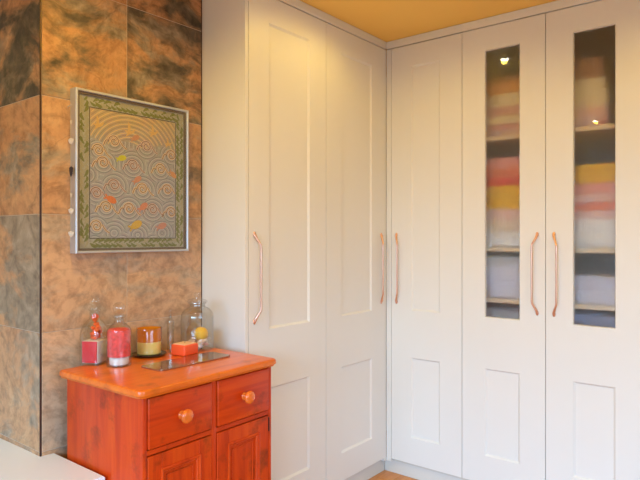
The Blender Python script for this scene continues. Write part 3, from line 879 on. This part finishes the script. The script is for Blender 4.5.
# slim glass bottle
j = thing('slim_glass_bottle', 'slim clear empty glass bottle with a ball stopper', 'bottle', (-0.156, -1.311, TOPZ))
pf = smooth_prof([(0.012, 0.0), (0.0135, 0.003), (0.0135, 0.05), (0.0135, 0.115), (0.011, 0.124), (0.0065, 0.130), (0.0060, 0.142), (0.0085, 0.144), (0.0085, 0.147)], 4)
lathe('bottle_body', [(0, 0)] + pf + [(max(r - .0015, 0), max(zz, .004)) for r, zz in reversed(pf)] + [(0, 0.004)], M['glass'], j, n=28)
ball_stopper('stopper', j, 0.0095, 0.160, 0.0042, 0.1485)

# red candle block
j = thing('candle_block', 'low red orange candle block with a pale wax top', 'candle', (-0.083, -1.300, TOPZ), radians(8))
box('candle_body', (-0.036, -0.038, 0), (0.036, 0.038, 0.040), M['red_wax'], j, 0.006, 3)
box('wax_top', (-0.030, -0.032, 0.0395), (0.030, 0.032, 0.0425), M['pale_wax'], j, 0.001, 1)
link('wick', bm_mesh(tube_bm([(0, 0, .042), (0.0005, 0, .047), (0.002, 0.001, .051)], 0.001, 8), True), M['wick'], j)

# wide stoppered jar with lemon soap and shells
j = thing('wide_glass_jar', 'wide round-shouldered glass jar with a lemon yellow ball and pink shells inside', 'jar', (-0.128, -1.2025, TOPZ))
JR = 0.0645
pf = smooth_prof([(JR - .004, 0.0), (JR, 0.004), (JR, 0.06), (JR, 0.125), (JR - .004, 0.145), (JR - .016, 0.160), (JR - .028, 0.166), (0.032, 0.171), (0.031, 0.180), (0.036, 0.182), (0.036, 0.186)], 4)
lathe('jar_body', [(0, 0)] + pf + [(max(r - .0022, 0), max(zz, .005)) for r, zz in reversed(pf)] + [(0, 0.005)], M['glass'], j, n=56)
lathe('stopper', [(0, 0.172), (0.0275, 0.172), (0.0285, 0.187), (0.040, 0.1875), (0.041, 0.190), (0.034, 0.196), (0.020, 0.200), (0.009, 0.203), (0.0085, 0.207), (0.014, 0.212), (0.0145, 0.219), (0.009, 0.225), (0, 0.226)], M['glass'], j, n=40)
lm = lathe('lemon_ball', smooth_prof([(0, -0.036), (0.008, -0.033), (0.022, -0.022), (0.028, 0.0), (0.022, 0.022), (0.009, 0.032), (0, 0.036)], 4), M['lemon'], j, (0.004, 0.016, 0.058), n=28)
lm.rotation_euler = (radians(70), 0, radians(40))
def shell_mesh():
    """Small ribbed scallop shell."""
    bm = bmesh.new()
    n, m_ = 18, 5
    for sgn in (1, -1):
        rows_ = []
        for i in range(m_ + 1):
            t = i / m_
            row = []
            for k in range(n + 1):
                a = radians(-75) + radians(150) * k / n
                r = t * (1 + 0.05 * cos(k * pi))
                row.append(bm.verts.new((r * sin(a), r * cos(a) - 0.4, sgn * (0.28 * (1 - t * t) ** 0.6 * (t ** 0.5) + 0.02 * cos(k * pi) * t))))
            rows_.append(row)
        for A, B in zip(rows_, rows_[1:]):
            for k in range(n):
                bm.faces.new((A[k], A[k + 1], B[k + 1], B[k]))
    bmesh.ops.remove_doubles(bm, verts=bm.verts, dist=0.002)
    return bm_mesh(bm, True, 60)
SHELL = shell_mesh()
SHELL_P = SHELL.copy()
rs = random.Random(11)
for k in range(22):
    a, r = rs.uniform(0, 2 * pi), rs.uniform(0.012, 0.042)
    o = link('shell', SHELL_P, M['pink_shell'] if k % 3 else M['pink_shell'], j, (r * cos(a), r * sin(a), 0.018 + rs.uniform(0, 0.022)))
    o.scale = (0.018,) * 3
    o.rotation_euler = (rs.uniform(-.9, .9), rs.uniform(-.9, .9), rs.uniform(0, 6))

# polished tray
bm = box_bm((-0.060, -0.162, 0), (0.060, 0.162, 0.0045))
bmesh.ops.bevel(bm, geom=[e for e in bm.edges if abs(e.verts[0].co.z - e.verts[1].co.z) > 0.003], offset=0.012, segments=5, affect='EDGES')
bmesh.ops.bevel(bm, geom=[e for e in bm.edges if abs(e.verts[0].co.z - e.verts[1].co.z) < 1e-5], offset=0.001, segments=2, affect='EDGES')
tray = link('serving_tray', bm_mesh(bm, True, 40), M['tray'], None, (0.033, -1.378, TOPZ), radians(0.8))
tag(tray, 'flat polished dark rectangular tray lying on the orange cabinet', 'tray')

# ------------------------------------------------------------------ framed picture
FY0, FY1, FZ0, FZ1, FD = -1.659, -1.1665, 1.229, 1.811, 0.040
PWD, PHT = FY1 - FY0, FZ1 - FZ0
pic = thing('framed_picture', 'silver framed picture of swirling sea waves, birds and fish', 'picture', (TX + 0.0005, FY0, FZ0))
# local: x out of the wall, y along, z up
def frame_bm():
    bm = bmesh.new()
    fw = 0.009
    prof = [(0.0, 0.0), (0.0, FD - .002), (0.002, FD), (fw - .002, FD), (fw, FD - .003), (fw, 0.0)]
    rings = []
    for (yy, zz, sy, sz) in ((0, 0, 1, 1), (PWD, 0, -1, 1), (PWD, PHT, -1, -1), (0, PHT, 1, -1)):
        rings.append([bm.verts.new((h, yy + sy * i, zz + sz * i)) for i, h in prof])
    n = len(prof)
    for k in range(4):
        A, B = rings[k], rings[(k + 1) % 4]
        for q in range(n):
            bm.faces.new((A[q], A[(q + 1) % n], B[(q + 1) % n], B[q]))
    return bm
link('frame', bm_mesh(frame_bm(), True, 30), M['silver'], pic)
M['spacer'] = plain('dark_spacer', (0.16, 0.12, 0.09), 0.7)
bm = bmesh.new()
for a, b_ in (((0.0092, 0.0092), (0.0175, PHT - .0092)), ((PWD - .0175, 0.0092), (PWD - .0092, PHT - .0092)), ((0.0175, 0.0092), (PWD - .0175, 0.0175)), ((0.0175, PHT - .0175), (PWD - .0175, PHT - .0092))):
    box_bm((0.022, a[0], a[1]), (0.0325, b_[0], b_[1]), bm=bm)
link('spacer', bm_mesh(bm), M['spacer'], pic)

def print_mat():
    m, t, b = nt('printed_linen')
    L = t.links
    tc = node(t, 'ShaderNodeTexCoord')
    sp = node(t, 'ShaderNodeSeparateXYZ'); L.new(tc.outputs['Object'], sp.inputs[0])
    n = node(t, 'ShaderNodeTexNoise', i_Scale=40.0, i_Detail=5.0); L.new(tc.outputs['Object'], n.inputs['Vector'])
    mr = node(t, 'ShaderNodeMapRange'); mr.inputs[1].default_value = 0.30; mr.inputs[2].default_value = 0.50; L.new(sp.outputs[2], mr.inputs[0])
    r = ramp(t, [(0.0, (0.45, 0.46, 0.48)), (0.45, (0.46, 0.43, 0.40)), (1.0, (0.60, 0.46, 0.28))], mr.outputs[0])
    mx = node(t, 'ShaderNodeMix', data_type='RGBA', blend_type='MULTIPLY'); mx.inputs[0].default_value = 0.35
    L.new(r.outputs[0], mx.inputs[6]); L.new(n.outputs['Color'], mx.inputs[7])
    L.new(mx.outputs[2], b.inputs['Base Color']); b.inputs['Roughness'].default_value = 0.9
    return m
M['print'] = print_mat()
M['border'] = plain('olive_border', (0.38, 0.37, 0.31), 0.9, var=0.15, vscale=60)
prt = box('print', (0.022, 0.0093, 0.0093), (0.0260, PWD - .0093, PHT - .0093), M['print'], pic)
PRX = 0.0261
def ribbon(bm, pts, w, lift, taper=False):
    """A flat stroke of width w along 2-D points (y, z)."""
    P = [Vector(p) for p in pts]
    prev = None
    n = len(P)
    for i, p in enumerate(P):
        d = (P[min(i + 1, n - 1)] - P[max(i - 1, 0)])
        if d.length < 1e-9: continue
        d.normalize()
        hw = w * 0.5 * (1 if not taper else max(0.15, sin(pi * (i + .5) / n)))
        nn = Vector((-d.y, d.x)) * hw
        a = bm.verts.new((PRX + lift, p.x + nn.x, p.y + nn.y)); b_ = bm.verts.new((PRX + lift, p.x - nn.x, p.y - nn.y))
        if prev: bm.faces.new((prev[0], prev[1], b_, a))
        prev = (a, b_)
BI = 0.058      # border band, measured from the frame's outer edge
F0y, F1y, F0z, F1z = BI, PWD - BI, BI * .92, PHT - BI
bm = bmesh.new()
for a, b_ in (((0.0177, 0.0177), (F0y, PHT - .0177)), ((F1y, 0.0177), (PWD - .0177, PHT - .0177)), ((F0y, 0.0177), (F1y, F0z)), ((F0y, F1z), (F1y, PHT - .0177))):
    box_bm((PRX - .0002, a[0], a[1]), (PRX + .0004, b_[0], b_[1]), bm=bm)
link('border', bm_mesh(bm), M['border'], prt)
INKS = {}
def ink(name, col, bm):
    mm = INKS.get(col) or INKS.setdefault(col, plain('ink_' + name, col, 0.85))
    o = link(name, bm_mesh(bm), mm, prt)
    if name.endswith(('lines', 'arcs', 'shadows', 'leaves')): o['kind'] = 'stuff'
    return o
def clip(pts):
    """Split a polyline where it leaves the picture field."""
    runs, cur = [], []
    for p in pts:
        if F0y + .002 < p[0] < F1y - .002 and F0z + .002 < p[1] < F1z - .002: cur.append(p)
        else:
            if len(cur) > 1: runs.append(cur)
            cur = []
    if len(cur) > 1: runs.append(cur)
    return runs
ra = random.Random(5)
# border leaves
bm = bmesh.new(); bm2 = bmesh.new()
def leaf_band(y0, z0, y1, z1, side_):
    d = Vector((y1 - y0, z1 - z0)); Ln = d.length; d.normalize(); nn = Vector((-d.y, d.x))
    k = 0.0
    while k < Ln:
        for sg in (1, -1):
            b0 = Vector((y0, z0)) + d * (k + (0.012 if sg > 0 else 0)) 
            ln_ = ra.uniform(0.022, 0.034)
            pts = [tuple(b0 + d * (ln_ * t) + nn * sg * (0.012 * sin(t * 2.4))) for t in [q / 6 for q in range(7)]]
            pts = [p for p in pts if 0.019 < p[0] < PWD - .019 and 0.019 < p[1] < PHT - .019]
            if len(pts) > 2: ribbon(bm if ra.random() < .7 else bm2, pts, ra.uniform(0.009, 0.014), 0.0006 + ra.uniform(0, .0002), True)
        k += 0.021
bm_c = (BI + 0.0177) / 2
leaf_band(bm_c, 0.02, bm_c, PHT - .02, 0); leaf_band(PWD - bm_c, 0.02, PWD - bm_c, PHT - .02, 0)
leaf_band(0.06, bm_c * .95, PWD - .06, bm_c * .95, 0); leaf_band(0.06, PHT - bm_c, PWD - .06, PHT - bm_c, 0)
ink('border_leaves', (0.19, 0.21, 0.075), bm); ink('pale_border_leaves', (0.38, 0.35, 0.24), bm2)
# line round the field
bm = bmesh.new()
for a, b_ in (((F0y, F0z), (F1y, F0z)), ((F1y, F0z), (F1y, F1z)), ((F1y, F1z), (F0y, F1z)), ((F0y, F1z), (F0y, F0z))):
    ribbon(bm, [a, b_], 0.0028, 0.0009)
ink('field_line', (0.07, 0.06, 0.05), bm)
def sea_top(y):
    """Upper edge of the sea on the print."""
    return PHT * (0.705 + 0.018 * sin(y * 38.0))
# sky arcs
bm = bmesh.new(); bmd = bmesh.new()
cyy, czz = PWD * .46, PHT * .61
for k in range(30):
    r = 0.040 + k * 0.0082
    pts = [(cyy + r * 1.1 * cos(radians(a)), czz + r * sin(radians(a))) for a in range(4, 178, 2)]
    pts = [p for p in pts if p[1] > sea_top(p[0])]
    for run in clip(pts): ribbon(bm if k % 2 else bmd, run, 0.0034 if k % 2 else 0.0018, 0.0003)
ink('sky_arcs', (0.72, 0.50, 0.24), bm); ink('sky_arc_shadows', (0.32, 0.22, 0.14), bmd)
# waves: spirals with surrounding contour lines, back rows first
def uv(cx_, cy_):
    """Position on the print from the proportions seen in the picture."""
    t = (cx_ - 38) / 287.0
    t = t * 2.05 / (2.43 * (1 - t) + 2.05 * t)
    top = 30 + (cx_ - 38) * 62 / 287.0; bot = 455 - (cx_ - 38) * 7 / 287.0
    return (t * PWD, (1 - (cy_ - top) / (bot - top)) * PHT)
spirals = [(140, 168, 1), (222, 182, 1), (100, 190, 1), (112, 222, 1), (188, 230, 1), (258, 240, 1), (285, 205, 1), (140, 280, 1), (212, 290, 1), (275, 292, 1), (95, 300, 1), (120, 336, 1), (178, 340, 1), (238, 342, 1), (95, 385, 1), (285, 350, 1)]
bl, bg, bm_m = bmesh.new(), bmesh.new(), bmesh.new()
cent = [Vector(uv(a, b_)) for a, b_, _ in spirals]
cent_all = cent + [Vector(uv(a, b_)) for a, b_ in ((140, 400), (200, 405), (262, 400), (70, 250), (310, 300), (310, 230), (160, 425), (240, 430), (90, 430))]
for ci, c0 in enumerate(cent_all):
    for k in range(1, 16):
        r = 0.0052 * k + 0.002
        cur, runs = [], []
        n = max(14, int(r * 700))
        for q in range(n + 1):
            a = 2 * pi * q / n
            p = Vector((c0.x + r * cos(a), c0.y - 0.004 + r * 0.88 * sin(a)))
            near = min(cent_all, key=lambda c: (c - p).length_squared)
            ok = near is c0 and F0y + .002 < p.x < F1y - .002 and F0z + .002 < p.y < min(F1z - .002, sea_top(p.x))
            if ok: cur.append(tuple(p))
            else:
                if len(cur) > 1: runs.append(cur)
                cur = []
        if len(cur) > 1: runs.append(cur)
        for run in runs: ribbon((bl, bg, bm_m)[(k + ci) % 3], run, 0.0024 if (k + ci) % 3 != 1 else 0.0021, 0.0002)
for q, c0 in enumerate(cent):
    bp_, bo = bmesh.new(), bmesh.new()
    for ph, B, w, lf in ((0.0, bp_, 0.0085, 0.0007), (0.62, bo, 0.0026, 0.0009)):
        pts = []
        for k in range(40):      # the curling head
            a = k / 39 * 3.1 * pi
            r = 0.0235 * (1 - k / 42) ** 0.8
            pts.append((c0.x + r * cos(pi - a + ph * .35), c0.y + r * .95 * sin(pi - a + ph * .35)))
        back = [(c0.x - 0.0235 - 0.020 * t, c0.y - 0.020 * t + 0.010 * sin(t * pi)) for t in (1, .75, .5, .25)]
        front = [(c0.x + 0.0225 + 0.030 * t, c0.y + 0.006 - 0.030 * t - 0.006 * sin(t * pi)) for t in (0, .25, .5, .75, 1)]
        for run in clip(back + pts): ribbon(B, run, w, lf)
        for run in clip(front): ribbon(B, run, w * .8, lf)
    ink('wave_crest', ((0.74, 0.53, 0.35), (0.64, 0.47, 0.41), (0.76, 0.56, 0.34))[q % 3], bp_); ink('wave_outline', (0.12, 0.07, 0.065), bo)
ink('wave_lines', (0.54, 0.54, 0.54), bl); ink('wave_shadow_lines', (0.22, 0.215, 0.235), bg); ink('mauve_wave_lines', (0.40, 0.36, 0.37), bm_m)
# birds
for (cx_, cy_, sc) in ((98, 120, 1.0), (178, 138, 1.1), (238, 142, 1.0), (276, 172, .8)):
    c0 = Vector(uv(cx_, cy_)); bm = bmesh.new()
    body = [(-0.012, -0.026), (-0.004, -0.016), (0.0, -0.004), (0.0, 0.010), (-0.003, 0.024)]
    wing = [(-0.018, -0.006), (-0.006, -0.010), (0.004, -0.012), (0.016, -0.006), (0.024, 0.004)]
    for pl, lf in ((body, .0010), (wing, .0013)): ribbon(bm, [(c0.x + a * sc, c0.y + b_ * sc) for a, b_ in pl], 0.011 * sc, lf, True)
    ink('bird', (0.66, 0.42, 0.16), bm)
# fish
for (cx_, cy_, ln_, an, col) in ((160, 212, .036, 15, (0.55, 0.52, 0.04)), (133, 318, .042, -25, (0.66, 0.20, 0.07)), (215, 335, .040, 35, (0.60, 0.25, 0.15)), (197, 382, .050, 25, (0.60, 0.40, 0.08)),
                                 (262, 385, .042, 20, (0.55, 0.27, 0.20)), (200, 266, .036, 35, (0.56, 0.26, 0.17)), (195, 160, .034, 25, (0.56, 0.28, 0.16)), (290, 255, .034, -40, (0.62, 0.30, 0.14))):
    c0 = Vector(uv(cx_, cy_)); a = radians(an); bm = bmesh.new()
    fb = [(-.5, 0), (-.3, .02), (0, .03), (.3, .02), (.5, 0)]
    ribbon(bm, [(c0.x + ln_ * (p[0] * cos(a) - p[1] * sin(a)), c0.y + ln_ * (p[0] * sin(a) + p[1] * cos(a))) for p in fb], ln_ * .62, 0.0012, True)
    for s in (1, -1):
        fb = [(-.42, 0), (-.58, .10 * s), (-.72, .22 * s)]
        ribbon(bm, [(c0.x + ln_ * (p[0] * cos(a) - p[1] * sin(a)), c0.y + ln_ * (p[0] * sin(a) + p[1] * cos(a))) for p in fb], ln_ * .14, 0.0011)
    ink('fish', col, bm)
box('glass_sheet', (0.0330, 0.0093, 0.0093), (0.0350, PWD - .0093, PHT - .0093), M['picture_glass'], pic)

# ------------------------------------------------------------------ shell strand hanging at the picture's side
st = thing('shell_strand', 'hanging strand of white seashells and a dark shell beside the framed picture', 'shell strand', (TX, FY0 - 0.009, 0))
sx = 0.020
link('nail', bm_mesh(tube_bm([(0.0005, 0, 1.745), (0.026, 0, 1.749)], 0.0018, 8)), M['silver'], st)
link('cord', bm_mesh(tube_bm([(sx, 0, 1.7485), (sx, 0.0005, 1.60), (sx, -0.0005, 1.45), (sx, 0, 1.29)], 0.0009, 6)), M['cord'], st)
for zz, s, mt, ex in ((1.690, 0.013, 'shell', (0.6, 1, 1.3)), (1.625, 0.021, 'shell', (1, 1, 1)), (1.520, 0.030, 'dark_shell', (.45, 1, 1.2)), (1.435, 0.013, 'shell', (.6, 1, 1.3)), (1.380, 0.020, 'shell', (1, 1, 1)), (1.300, 0.021, 'shell', (1, 1, 1))):
    me = SHELL.copy()
    o = link('shell', me, M[mt], st, (sx + 0.004, 0, zz))
    o.rotation_euler = (radians(90), radians(180), 0)
    o.scale = (s * ex[0], s * ex[2], s * .45)
